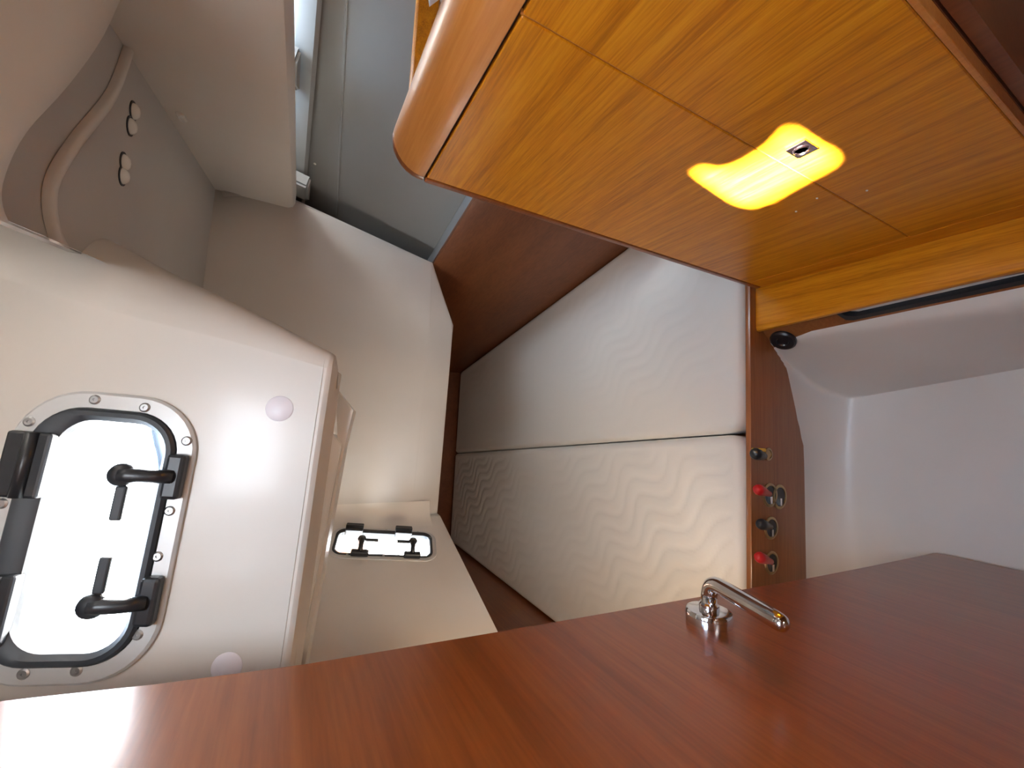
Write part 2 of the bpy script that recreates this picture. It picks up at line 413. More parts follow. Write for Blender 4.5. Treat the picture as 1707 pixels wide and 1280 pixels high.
# longitudinal rail with two brackets
bm = bmesh.new(); ring = []
for y in (.35, 1.60): ring.append([hullp(y, z, o) for z, o in ((.015, .01), (.015, -.018), (.024, -.026), (.060, -.026), (.068, -.018), (.068, .01))])
loft(bm, ring)
rail = tag(obj('hull_rail', bm, 'hull', auto=40), 'long pale rail running along the hull under the deck edge', 'rail')
HP = Plane(hullp(1.1, 0), hd, hullp(1.1, .2) - hullp(1.1, 0))
for cu, cv, lab in ((487, 92, 'moulded white bracket on hull rail, nearer the camera'), (507, 296, 'moulded white bracket on hull rail, beside the cockpit box')):
    p = HP.hit(cu, cv) + HP.n * .03; bm = bmesh.new()
    prof = [(-.06, .0), (-.045, .034), (.02, .034), (.05, .012), (.06, .0)]
    loft(bm, [[p + HP.a * a + HP.n * c + HP.b * bb for a, c in prof] for bb in (-.03, .06)])
    bmesh.ops.bevel(bm, geom=bm.edges[:], offset=.006, segments=2, affect='EDGES')
    tag(obj('bracket', bm, 'hull', auto=40), lab, 'bracket', 'brackets on the hull rail')
for cu, cv, lab in ((520, 137, 'tiny white screw head on the hull, nearer the camera'), (525, 273, 'tiny white screw head on the hull, further away')):
    p = HP.hit(cu, cv); bm = bmesh.new(); lathe(bm, p - HP.n * .001, HP.n, [(.004, 0), (.004, .002), (.001, .0035)], 12)
    tag(obj('hull_screw', bm, 'cap'), lab, 'screw', 'screw heads on the hull')

# ---- box of the cockpit over the far end of the berth
YW = 1.47
def bp(u, v): return ony(u, v, YW)
c_tl = V((.66, YW, .252)); c_r1 = bp(490, 330); c_r2 = bp(722, 437)
c_b0 = bp(726, 447); c_bl = bp(692, 850)
f_pts = [V((-.335, YW, .252)), c_tl, V((.687, YW, c_r1.z)), c_r2, bp(715, 560), V((-.335, YW, -.412))]
out2 = [c_r2 + V((0, .01, 0)), bp(757, 538) + V((0, .035, -.012)), V((-.335, YW + .035, -.515))]
bm = bmesh.new()
loop = [(p, V((0, 0, 0))) for p in f_pts]
F0 = [bm.verts.new(p) for p in f_pts]; bm.faces.new(F0)
o_tl, o_r1, o_r2, o_c, o_bl = V((.66, 2.74, .252)), V((.687, 2.74, c_r1.z)), V((c_r2.x, 2.74, c_r2.z)), V((out2[1].x, 2.74, out2[1].z)), V((-.335, 2.74, -.515))
vc, vb = bm.verts.new(out2[1]), bm.verts.new(out2[2])
bm.faces.new((F0[3], vc, F0[4])); bm.faces.new((F0[4], vc, vb, F0[5]))
b1, b2, b3, b4 = [bm.verts.new(p) for p in (o_r1, o_r2, o_c, o_bl)]
bm.faces.new((F0[2], b1, b2, F0[3])); bm.faces.new((F0[3], b2, b3, vc)); bm.faces.new((vc, b3, b4, vb))
b0 = bm.verts.new(o_tl); bm.faces.new((F0[1], b0, b1, F0[2]))
ed = [e for e in bm.edges if {e.verts[0], e.verts[1]} in ({F0[3], F0[4]}, {F0[4], F0[5]}, {F0[2], F0[3]}, {F0[3], vc}, {vc, vb}, {F0[4], vc})]
bmesh.ops.bevel(bm, geom=ed, offset=.008, segments=3, affect='EDGES', clamp_overlap=True)
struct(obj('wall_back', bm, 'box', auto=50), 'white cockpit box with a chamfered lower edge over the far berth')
# raised flange where the box meets the beam
bm = bmesh.new(); q0, q1 = bp(372, 322), bp(492, 330)
pts = [q0, q0 + (q1 - q0) * .33 + V((.012, 0, 0)), q0 + (q1 - q0) * .75 + V((.012, 0, 0)), q1]
tube(bm, [p + V((-.006, -.006, 0)) for p in pts], .009, 8)
struct(obj('trim_5', bm, 'box', smooth=True), 'soft white bead along the top of the cockpit box')

# ---- white wall on the left with the small port, open below over the berth
LA = V((-.335, YW, -.5)); LD = V((-.175, -.475, 0)).normalized()
PL = Plane(LA, LD, V((0, 0, 1)))
PL_in = PL.n
w2, h2 = .315, .150
pc = PL.hit(641, 907); ld2 = (PL.hit(728, 911) - PL.hit(553, 903)).normalized()
P2 = Plane(pc, ld2, ld2.cross(PL.n))
if P2.b.dot(LD) < 0: P2.b = -P2.b
hole2 = []
for a, b in rrect(-w2 / 2 + .018, w2 / 2 - .018, -h2 / 2 + .018, h2 / 2 - .018, .042):
    p = P2.p(a, b) - LA; hole2.append((p.dot(LD), p.z))
bm = bmesh.new()
slab(bm, [(0, -.012), (0, .75), (.75, .75), (.75, .97), (1.4, .97), (1.4, -.012)], [hole2], lambda a, b, c: LA + LD * a + V((0, 0, b)) - PL.n * c, 0, .02)
prism(bm, [V((-.335, YW - .001, -.40)), V((-.335, YW + .05, -.40)), V((-.335, YW + .05, -.516)), V((-.335, YW - .001, -.512))], (-.012, 0, 0))
struct(obj('wall_left', bm, 'gel', auto=40), 'white side wall under the cockpit seat with the small port')
bm = bmesh.new(); rr = .05
cdir = (V((1, 0, 0)) * 1.0); prof = bez(LA + V((.055, -.001, 0)), LA + V((0, -.002, 0)) , LA + LD * .055 + PL.n * .001, 6)
loft(bm, [[V((p.x, p.y, z)) for p in prof] for z in (-.47, .24)], False)
struct(obj('trim_6', bm, 'gel', smooth=True), 'soft white cove between side wall and cockpit box')
# underside of the seat above the left of the berth, cockpit sole seen through the port, seat top
bm = bmesh.new()
slab(bm, [(-.335, YW + .05), (-.335, 2.75), (-1.0, 2.75), (-1.0, .35), (-.74, .35)], [], lambda a, b, c: V((a, b, c)), -.49, -.515)
slab(bm, [(-.335, YW + .03), (-.335, 2.75), (-1.0, 2.75), (-1.0, 2.72), (-.36, 2.72)], [], lambda a, b, c: V((a, b, c)), -.49, .22)
struct(obj('trim_7', bm, 'gel'), 'white underside of the cockpit seat')
grating = thing('deck_grating', V((-.71, 1.6, -.49)), 'pale slatted cockpit grating seen through the small port', 'grating')
for k in range(9):
    bm = bmesh.new(); y0 = 1.30 + k * .075
    box(bm, (-.98, y0, -.4905), (-.44, y0 + .055, -.478), .003)
    obj('slat', bm, 'cap', grating)

bm = bmesh.new(); box(bm, (-.66, 1.12, -.10), (-.375, 1.60, -.07))  # slab added outside to keep the sun out of the small port
struct(obj('trim_13', bm, 'gel'), 'unseen white slab added outside, shading the small port from the sun')
# ---- far and left wooden sides of the berth
bm = bmesh.new(); box(bm, (-.80, 2.70, -1.15), (.75, 2.72, .25)); struct(obj('wall_far', bm, 'dark'), 'dark wood bulkhead at the far end of the berth')
bm = bmesh.new(); box(bm, (-.80, .66, -1.15), (-.775, 2.70, -.50)); struct(obj('baseboard_left', bm, 'cherry'), 'dark wood side panel left of the berth')
bm = bmesh.new(); box(bm, (-.80, .6585, -1.15), (.78, 2.70, -1.115)); struct(obj('trim_8', bm, 'dark'), 'berth board under the mattresses')

# ---- unseen lamp added behind the door to warm the side wall and berth
lb = LA + LD * .98 + V((0, 0, .06)); lt_ = thing('added_lamp', lb, 'small brass lamp added on the side wall, unseen behind the open door', 'lamp')
bm = bmesh.new(); lathe(bm, lb, PL.n, [(.028, 0), (.028, .004), (.022, .008), (.008, .009), (.008, .014)], 24); obj('lamp_base', bm, 'brass', lt_, auto=40)
ltop = lb + PL.n * .14 + V((0, 0, .03)); bm = bmesh.new(); tube(bm, bez(lb + PL.n * .012, lb + PL.n * .11, ltop, 6), .005, 10); obj('lamp_arm', bm, 'brass', lt_, smooth=True)
ldn = V((.02, .84, -.54)).normalized(); bm = bmesh.new(); lathe(bm, ltop - ldn * .012, ldn, [(.006, 0), (.014, .006), (.022, .03), (.030, .05), (.028, .05), (.020, .03), (.010, .01), (.001, .009)], 24); obj('lamp_shade', bm, 'brass', lt_, smooth=True)
pl = bpy.data.lights.new('added_lamp_bulb', 'SPOT'); pl.energy = 8.0; pl.color = (1, .80, .56); pl.shadow_soft_size = .03
pl.spot_size = math.radians(132); pl.spot_blend = .6
po = bpy.data.objects.new('added_lamp_bulb', pl); C.objects.link(po); po.location = ltop + ldn * .055; po.rotation_euler = ldn.to_track_quat('-Z', 'Y').to_euler()
# ---- cockpit well hanging in front: leaning front face with the big port
yaw, tilt = math.radians(3), math.radians(15)
al = V((math.cos(yaw), math.sin(yaw), 0)); bk = V((-math.sin(yaw), math.cos(yaw), 0))
sdn = V((0, 0, -1)) * math.cos(tilt) - bk * math.sin(tilt)
P1 = Plane(ony(150, 890, .66), al, sdn)
quad = [P1.uv(*c) for c in ((45, 650), (345, 672), (240, 1130), (-75, 1140))]
cx = sum(p[0] for p in quad) / 4; cy = sum(p[1] for p in quad) / 4
la = (P1.p(*quad[1]) - P1.p(*quad[2])).normalized() + (P1.p(*quad[0]) - P1.p(*quad[3])).normalized()
PP = Plane(P1.p(cx, cy), la, sdn)
if PP.b.dot(sdn) < 0: PP.b = -PP.b
w1, h1_ = .318, .186
lip0, lip1 = P1.uv(546, 597), P1.uv(472, 1115)
lipk = (lip1[1] - lip0[1]) / (lip1[0] - lip0[0])
def LB(a): return lip0[1] + lipk * (a - lip0[0])
lipb = lip0[1]
LO = P1.p(0, LB(0)); PLp = Plane(LO, P1.a + P1.b * lipk, P1.b)
right = [P1.uv(u, v) for u, v in ((543, 594), (400, 531), (210, 456), (60, 388), (-60, 335))]
def right_a(b):
    pts = sorted(right, key=lambda p: p[1])
    if b <= pts[0][1]: i = 0
    else: i = max(k for k in range(len(pts) - 1) if pts[k][1] <= b) if b < pts[-1][1] else len(pts) - 2
    (a0, b0), (a1, b1) = pts[i], pts[i + 1]
    return a0 + (a1 - a0) * (b - b0) / (b1 - b0)
R1 = .075
def RB(b): return .026 + max(0, lip0[1] - b) * .26
def edge_a(b): return right_a(b) - .58 * RB(b)
hole1 = [((PP.p(a, b) - P1.o).dot(P1.a), (PP.p(a, b) - P1.o).dot(P1.b)) for a, b in rrect(-w1 / 2 + .022, w1 / 2 - .022, -h1_ / 2 + .022, h1_ / 2 - .022, .05)]
btop = -.30
bs = [lipb + (btop - lipb) * i / 12 for i in range(13)]
aL = -.44
outer = [(aL, LB(aL)), (aL, btop)] + [(edge_a(b), b) for b in reversed(bs)]
bm = bmesh.new()
slab(bm, outer, [hole1], lambda a, b, c: P1.p(a, b, -c), 0, .018)
sm = bmesh.new(); rows = []
for b in bs:
    a0 = edge_a(b); row = [P1.p(a0, b, 0)]
    for k in range(1, 10):
        t = k / 9 * math.radians(88); row.append(P1.p(a0 + RB(b) * math.sin(t), b, -RB(b) * (1 - math.cos(t))))
    last = row[-1]; row.append(V((last.x + .015, 1.46, last.z + .02 if last.z < .2 else last.z)))
    rows.append(row)
loft(sm, rows, False)
# bottom: rolled lip that follows the face and turns round the corner, then the underside
prof = [(0, 0), (.0025, -.001), (.006, -.004), (.010, -.024), (.011, -.050)]
ae = edge_a(lipb)
path = [(P1.p(aL + (ae - aL) * k / 6, LB(aL + (ae - aL) * k / 6)), P1.n) for k in range(6)]
for k in range(10):
    t = k / 9 * math.radians(88); path.append((rows[0][k], P1.n * math.cos(t) + P1.a * math.sin(t)))
path.append((rows[0][-1], P1.a.copy()))
loft(sm, [[p + sdn * b + m_ * c for p, m_ in path] for b, c in prof], False)
loft(sm, [[V((P1.p(aL, 0).x - .02, p.y, p.z + .004)) for p, m_ in path], [p + V((0, 0, .004)) for p, m_ in path]], False)
me_ = bpy.data.meshes.new('t'); sm.to_mesh(me_); bm.from_mesh(me_); sm.free(); bpy.data.meshes.remove(me_)
bmesh.ops.remove_doubles(bm, verts=bm.verts[:], dist=.0004)
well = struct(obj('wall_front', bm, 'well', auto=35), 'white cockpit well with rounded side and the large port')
fl = PLp.p(aL, .0255, -.05); frr = PLp.p(ae + R1 * .9, .0255, -.05)
bm = bmesh.new()
lastc = [r[-1] for r in rows]
prism(bm, [V((fl.x - .02, 1.455, frr.z + .04))] + [V((p.x + .01, 1.455, max(p.z, frr.z + .04) )) for p in lastc if p.z < .262] + [V((lastc[6].x, 1.455, .262)), V((fl.x - .02, 1.455, .262))], (0, .008, 0))
box(bm, (fl.x - .02, fl.y - .12, fl.z), (fl.x + .005, 1.46, .262))
struct(obj('trim_9', bm, 'gel'), 'white underside of the cockpit well')
def lu(u, v, c):
    o = PLp.p(0, 0, c); d = ray(u, v); p = d * (PLp.n.dot(o) / PLp.n.dot(d)) - PLp.o; return p.dot(PLp.a), p.dot(PLp.b)
c_ = -.05
q = [lu(*p, c_) for p in ((553, 722), (569, 742), (497, 1112), (481, 1112))]
ext = lambda p, k: (k[0] + (k[0] - p[0]) * .3, k[1] + (k[1] - p[1]) * .3)
bm = bmesh.new(); q4 = [q[0], q[1], ext(q[1], q[2]), ext(q[0], q[3])]
prism(bm, [PLp.p(a, b, c_) for a, b in q4], PLp.n * -.03); bmesh.ops.bevel(bm, geom=bm.edges[:], offset=.0015, segments=2, affect='EDGES')
struct(obj('trim_10', bm, 'cap'), 'thin white flange strip under the cockpit well')
c_ = -.062
q = [lu(*p, c_) for p in ((560, 648), (589, 684), (575, 740), (508, 1112), (496, 1112), (563, 736))]
bm = bmesh.new(); q6 = [q[0], q[1], q[2], ext(q[2], q[3]), ext(q[5], q[4]), q[5]]
prism(bm, [PLp.p(a, b, c_) for a, b in q6], PLp.n * -.03)
struct(obj('trim_11', bm, 'gel'), 'outer edge of the flange under the cockpit well')
# round plug on the front face and a second one low down by the door
for (u, v), lab in (((466, 681), 'round pale plug set in the cockpit well right of the large port'), ((378, 1112), 'round pale plug low on the cockpit well close to the door')):
    p = P1.hit(u, v); bm = bmesh.new(); lathe(bm, p - P1.n * .0008, P1.n, [(.0165, 0), (.0165, .0012), (.0155, .002), (.002, .0023)], 32)
    M.setdefault('plug', base('pale_plug', (.74, .70, .74), .35)[0])
    tag(obj('round_plug', bm, 'plug', auto=40), lab, 'plug')

# ================================================================ opening ports
def port(name, P, w, h, label, screws, hinges, latches, sc=1.0, lsc=1.0):
    o = setting(name, P.p(0, h / 2), label)
    r = .068 * sc
    n = 9
    def ring(i, c, ex=0): return [P.p(a, b, c) for a, b in rrect(-w / 2 + i, w / 2 - i, -h / 2 + i + ex * sc, h / 2 - i, max(.012, r - i), n)]
    bm = bmesh.new()
    loft(bm, [ring(0, -.001), ring(0, .004 * sc), ring(.003, .0065 * sc), ring(.019 * sc, .0065 * sc), ring(.020 * sc, .004 * sc), ring(.020 * sc, -.02)], True, False, False)
    obj('port_frame', bm, 'alu', o, auto=35)
    bm = bmesh.new()
    loft(bm, [ring(.0202 * sc, -.03), ring(.0202 * sc, .009 * sc), ring(.023 * sc, .012 * sc), ring(.028 * sc, .012 * sc, .006), ring(.033 * sc, .007 * sc, .012), ring(.034 * sc, -.012 * sc, .012)], True, False, False)
    obj('pane_rim', bm, 'gasket', o, auto=35)
    bm = bmesh.new()
    i = .0335 * sc; prism(bm, ring(i, .001, .011), P.n * -.006); obj('pane', bm, 'glass', o)
    for a, b in screws:
        s_ = bmesh.new(); p = P.p(a, b, .006)
        lathe(s_, p, P.n, [(.0058 * sc, 0), (.0058 * sc, .001), (.004 * sc, .0022), (.0015 * sc, .0022), (.0012 * sc, .001), (.0001, .001)], 14)
        obj('screw', s_, 'screw', o)
    hk = 1.0 if sc == 1.0 else 1.3
    for a, hw in hinges:
        s_ = bmesh.new(); pbox(s_, P, a - hw, a + hw, -h / 2 + .006 * lsc, -h / 2 + .047 * lsc, .002, .018 * hk, .003)
        k = obj('hinge', s_, 'black', o)
        s_ = bmesh.new(); tube(s_, [P.p(a - hw * .98, -h / 2 + .030 * lsc, .018 * hk), P.p(a + hw * .98, -h / 2 + .030 * lsc, .018 * hk)], .0065 * lsc, 10)
        obj('hinge_pin', s_, 'black', k, smooth=True)
    for a, side in latches:
        s_ = bmesh.new(); pbox(s_, P, a - .026 * lsc, a + .026 * lsc, h / 2 - .023 * lsc, h / 2 - .004 * lsc, .004, .020, .004)
        k = obj('latch', s_, 'black', o)
        s_ = bmesh.new()
        tube(s_, [P.p(a, h / 2 - .014 * lsc, .018), P.p(a, h / 2 - .030 * lsc, .028), P.p(a, h / 2 - .050 * lsc, .030), P.p(a, h / 2 - .058 * lsc, .030)], [.008 * lsc, .0075 * lsc, .0085 * lsc, .009 * lsc], 12)
        obj('latch_arm', s_, 'black', k, smooth=True)
        s_ = bmesh.new(); lathe(s_, P.p(a, h / 2 - .058 * lsc, .020), P.n, [(.008 * lsc, 0), (.0125 * lsc, .003), (.0135 * lsc, .009), (.0115 * lsc, .014), (.004 * lsc, .017)], 18)
        obj('knob', s_, 'black', k, smooth=True)
        s_ = bmesh.new(); a0, a1 = sorted((a + side * .012 * lsc, a + side * .050 * lsc))
        pbox(s_, P, a0, a1, h / 2 - .061 * lsc, h / 2 - .050 * lsc, .024, .030, .002)
        obj('lever_tab', s_, 'gasket', k)
    return o
def uvp(P, u, v): d = ray(u, v); p = d * (P.n.dot(P.o) / P.n.dot(d)) - P.o; return (p.dot(P.a), p.dot(P.b))
sw = [uvp(PP, *c) for c in ((165, 667), (247, 680), (57, 703), (316, 735), (288, 850), (268, 925), (235, 1054), (135, 1113), (48, 1118), (12, 838))]
hg = [(uvp(PP, 45, 772)[0], .036), (uvp(PP, -15, 1010)[0], .036)]
lt = [(uvp(PP, 303, 793)[0], -1), (uvp(PP, 252, 995)[0], 1)]
port('window_1', PP, w1, h1_, 'large opening port with grey frame in the cockpit well', sw, hg, lt)
portal('big_port_daylight', PP.p(0, 0, -.03), PP.n, PP.b, w1 - .05, h1_ - .05)
P2w, P2h = w2, h2
h_a = [(uvp(P2, 592, 880)[0], .026), (uvp(P2, 672, 884)[0], .026)]
l_a = [(uvp(P2, 600, 920)[0], 1), (uvp(P2, 686, 920)[0], -1)]
s2 = [(a, s * (h2 / 2 - .012)) for a in (-.1, .0, .1) for s in (-1, 1)]
port('window_2', P2, w2, h2, 'small opening port in the left side wall', s2, h_a, l_a, .62, .95)
portal('small_port_daylight', P2.p(0, 0, -.03), P2.n, P2.b, w2 - .03, h2 - .03)
# hull port behind the locker top
port('window_3', HPW, .37, .15, 'long hull port low on the hull side, behind the locker', [(a, b * .065) for a in (-.07, .07) for b in (-1, 1)], [(-.05, .02), (.05, .02)], [(-.06, 1), (.06, -1)], .8)
portal('hull_port_daylight', HPW.p(0, 0, -.03), HPW.n, HPW.b, .34, .12)
# rope hanging outside the large port
bm = bmesh.new()
pr_ = [PP.hit(u, v) * 1.12 for u, v in ((257, 700), (258, 718), (262, 738), (268, 760), (270, 785))]
tube(bm, pr_, .004, 8)
rp_ = tag(obj('rope', bm, 'rope', smooth=True), 'short blue grey line hanging outside the large port', 'rope')

# ================================================================ berth front, seat, switches
bm = bmesh.new()
box(bm, (-.79, YB, -1.36), (.74, YB + .0145, -1.009), .003)
struct(obj('baseboard_front', bm, 'brown', auto=40), 'brown wood front panel of the berth with battery switches')
# seat in front of the locker: top board, nosing and sloping face with a slot
yn, yf = -.70, YB - .001
# top board follows the line of the nosing, which runs slightly outwards
def nx(y): return .268 + (YB - y) * .055
bm = bmesh.new(); rows = []
prof = [(.000, -1.052), (-.004, -1.046), (-.005, -1.040), (-.003, -1.034), (.003, -1.0305), (.012, -1.03)]
for y in (yn, yf):
    x0 = nx(y) + .006
    rows.append([V((x0 + a, y, z)) for a, z in prof] + [V((XL + .03, y, -1.03)), V((XL + .03, y, -1.052))])
loft(bm, rows)
seat = thing('bench_seat', V((.32, .2, -1.33)), 'low teak ledge seat along the locker foot with a rounded front edge', 'seat')
obj('seat_board', bm, 'locker', seat, auto=40)
SO = V((.283, YB, -1.05)); SB = V((-.038, 0, -.05)).normalized()
PSl = Plane(SO, V((0, -1, 0)), SB)
if PSl.b.z > 0: PSl.b = -PSl.b
def slp(a, b, c): 
    y = YB - a; return V((nx(y) + .013, y, -1.05)) + SB * b + V((.8, 0, -.6)) * c
def sl_uv(u, v):
    d = ray(u, v); n_ = V((.05, 0, -.038)); t = n_.dot(SO) / n_.dot(d); p = d * t; 
    return (YB - p.y, (V((p.x, p.y, p.z)) - SO).dot(SB))
s0 = (.175, .002); 
slot = [(.172, .005), (.176, .016), (.184, .025), (.196, .030), (.60, .030), (.62, .022), (.62, .004), (.60, .001), (.184, .001)]
bm = bmesh.new(); slab(bm, [(0.001, -.002), (1.34, -.002), (1.34, .072), (0.001, .072)], [slot], slp, 0, .012)
sf = obj('seat_face', bm, 'brown', seat)
def grow(lp, d):
    cxx = .4; cyy = .016
    return [(a + (d if a > cxx else -d), b + (d if b > cyy else -d * .3)) for a, b in lp]
bm = bmesh.new(); slab(bm, grow(slot, .006), [grow(slot, -.0035)], slp, -.0035, .012); obj('slot_seal', bm, 'gasket', seat)
bm = bmesh.new(); slab(bm, [(.16, -.004), (.64, -.004), (.64, .05), (.16, .05)], [], slp, .0122, .016); obj('slot_panel', bm, 'cap', seat)
bm = bmesh.new(); box(bm, (.30, yn, -1.33), (.32, yf, -1.06)); obj('seat_riser', bm, 'brown', seat)
# black round vent on the sloping face
bm = bmesh.new(); vp = slp(.034, .052, 0); vn = V((-.8, 0, .6))
lathe(bm, vp + vn * .0004, vn, [(.030, 0), (.030, .006), (.026, .010), (.014, .010), (.012, .006), (.001, .006)], 28)
tag(obj('round_vent', bm, 'black', auto=40), 'round black vent at the corner of seat and berth front', 'vent')
# switches on the berth front
def on_front(u, v): return ony(u, v, YB)
fn = V((0, -1, 0))
def escutcheon(parent, p, r):
    bm = bmesh.new(); lathe(bm, p + V((0, .0005, 0)), fn, [(r, 0), (r, .002), (r * .93, .0035), (r * .78, .0035), (r * .76, .001), (r * .76, .0006)], 26)
    o = obj('switch_plate', bm, 'brass', parent, auto=40)
    bm = bmesh.new(); lathe(bm, p, fn, [(r * .76, .0005), (r * .76, .0012), (r * .7, .0014)], 24); obj('plate_recess', bm, 'black', o)
    bm = bmesh.new(); box(bm, p + V((-r * .7, -.0055, -.004)), p + V((-r * .1, -.001, .004)), .001); obj('slot_bar', bm, 'chrome', o)
    return o
sw_spec = [((1283, 825), 'red', 'red battery switch key on the berth front beside the round socket', (1271, 817), .030),
           ((1285, 880), 'black', 'black battery switch key on the berth front between the two red keys', (1276, 875), .028),
           ((1286, 938), 'red', 'red battery switch key on the berth front nearest the open door', (1273, 930), .028)]
for (u, v), colr, lab, (ku, kv), r in sw_spec:
    p = on_front(u, v); t = thing('battery_switch', p, lab, 'switch', 'battery switches on the berth front')
    escutcheon(t, p, r)
    e0 = on_front(u - 1, v - 2); e1 = ony(ku - 9, kv - 2, YB - .038)
    bm = bmesh.new(); dd = (e1 - e0)
    tube(bm, [e0, e0 + dd * .3, e0 + dd * .55, e0 + dd * .85, e1], [.007, .0085, .0115, .013, .009], 12)
    obj('key', bm, colr, t, smooth=True)
p = on_front(1299, 828); t = thing('key_socket', p, 'round brass rimmed socket beside the first red switch key', 'socket'); escutcheon(t, p, .031)
p = on_front(1281, 757); t = thing('push_pull_knob', p, 'black knob with a yellow band, topmost of the berth front controls near the mattress gap', 'knob')
bm = bmesh.new(); lathe(bm, p + V((0, .0005, 0)), fn, [(.016, 0), (.016, .002), (.011, .003), (.011, .001), (.001, .001)], 22); obj('switch_plate', bm, 'brass', t)
k0 = on_front(1272, 760); k1 = ony(1259, 756, YB - .035)
bm = bmesh.new(); tube(bm, [k0, k0.lerp(k1, .5), k0.lerp(k1, .9), k1], [.010, .013, .014, .011], 14); kn = obj('knob', bm, 'black', t, smooth=True)
bm = bmesh.new(); c_ = k0.lerp(k1, .55) + V((.012, -.002, .008)); box(bm, c_ - V((.004, .014, .012)), c_ + V((.004, .010, .010)), .002); obj('yellow_band', bm, 'yellow', kn)

# ================================================================ mattresses
def mattress(outline_c, radii, label, seed):
    """outline corners (x, y) with a plan radius at each; soft rounded rim, stitched waves"""
    n = len(outline_c); out = []
    for i in range(n):
        p0, p1, p2 = V(outline_c[i - 1]), V(outline_c[i]), V(outline_c[(i + 1) % n])
        r = radii[i]; a = (p0 - p1).normalized(); b = (p2 - p1).normalized()
        out += bez(p1 + a * r, p1, p1 + b * r, 7)
    dense = []
    for i in range(len(out)):
        p, q_ = out[i], out[(i + 1) % len(out)]; m_ = max(1, int((q_ - p).length / .02))
        dense += [p.lerp(q_, k / m_) for k in range(m_)]
    out = dense; N = len(out)
    cxy = sum(out, V((0, 0))) / N
    def inset(d):
        res = []
        for i in range(N):
            t = (out[(i + 1) % N] - out[i - 1]).normalized(); nrm = V((-t.y, t.x))
            if nrm.dot(cxy - out[i]) < 0: nrm = -nrm
            res.append(out[i] + nrm * d)
        return res
    import bisect
    rimr = .022
    rings = [(0, rimr)] + [(rimr * (1 - math.cos(math.radians(t))), rimr * (1 - math.sin(math.radians(t)))) for t in (22, 45, 68, 90)]
    inner = inset(rimr)
    # interior grid
    step = .0085; pts = []
    x0, x1 = min(p.x for p in out), max(p.x for p in out); y0, y1 = min(p.y for p in out), max(p.y for p in out)
    E_ = [(inner[i], inner[(i + 1) % N]) for i in range(N)]
    def spans(y):
        xs_ = []
        for a, b in E_:
            if (a.y <= y) != (b.y <= y): xs_.append(a.x + (b.x - a.x) * (y - a.y) / (b.y - a.y))
        return min(xs_), max(xs_)
    y = min(p.y for p in inner) + step * .6
    while y < max(p.y for p in inner) - step * .6:
        a, b = spans(y); k = max(1, int((b - a - step) / step))
        pts += [V((a + step * .5 + (b - a - step) * i / k, y)) for i in range(k + 1)]
        y += step
    allp = inner + pts
    res = geometry.delaunay_2d_cdt(allp, [], [list(range(N))], 1, 1e-5)
    vs, fs = res[0], res[2]
    def quilt(x, y):
        sp = .052
        w = (x * .80 + y * .60) / sp + .42 * math.sin((x * -.60 + y * .80) * 2 * math.pi / .21 + seed) + .22 * math.sin((x + y * .3) * 9 + seed) + .16 * math.sin(x * 23 - y * 14 + seed * 2)
        d = abs(w - round(w)) * sp
        far = 1.0
        am = .55 + .45 * math.sin(x * 5.1 + seed * 3) * math.sin(y * 3.7 + seed)
        return -(.0015 if seed < 2 else .0050) * am * math.exp(-(d / .0075) ** 2) + .0012 * math.sin(x * 17 + seed) * math.sin(y * 9 + seed * 2)
    bm = bmesh.new()
    def hq(p):
        dmin = 1.0
        return 0
    vv = []
    inn_set = N
    for i, p in enumerate(vs):
        # fade the waves towards the rim
        vv.append([p.x, p.y])
    cell = {}
    for p in inner: cell.setdefault((int(p.x // .03), int(p.y // .03)), []).append(p)
    bv = []
    for x, y in vv:
        cx_, cy_ = int(x // .03), int(y // .03); dm = .03
        for i in (-1, 0, 1):
            for j in (-1, 0, 1):
                for p in cell.get((cx_ + i, cy_ + j), ()): dm = min(dm, math.hypot(p.x - x, p.y - y))
        k = min(1, dm / .03); k = k * k * (3 - 2 * k)
        bv.append(bm.verts.new((x, y, ZB + quilt(x, y) * k)))
    for f in fs: 
        try: bm.faces.new([bv[i] for i in f])
        except ValueError: pass
    prev = None
    for d, dz in rings[:-1] + []:
        pass
    prof_ = [[V((p.x, p.y, ZB - .112)) for p in inset(.012)], [V((p.x, p.y, ZB - .105)) for p in inset(.003)]] + [[V((p.x, p.y, ZB - dz)) for p in inset(d)] for d, dz in rings]
    loft(bm, prof_, True, True, False)
    bmesh.ops.remove_doubles(bm, verts=bm.verts[:], dist=.0006)
    o = obj('mattress', bm, 'fabric', smooth=True)
    return tag(o, label, 'mattress', 'berth mattresses')
g = .0015
fl_, fr_ = board(.657), board(2.685)
mattress([(.010 + g, .657), (board(.657).x - .005, .657), (board(2.66).x - .005, 2.66), (-.204 + g, 2.66)], [.055, .04, .03, .02],
         'cream quilted mattress on the hull side, half hidden behind the wood locker', 1.0)
mattress([(-.77, .657), (.010 - g, .657), (-.204 - g, 2.66), (-.77, 2.66)], [.04, .05, .02, .03],
         'cream quilted mattress nearest the open door and its handle', 2.2)

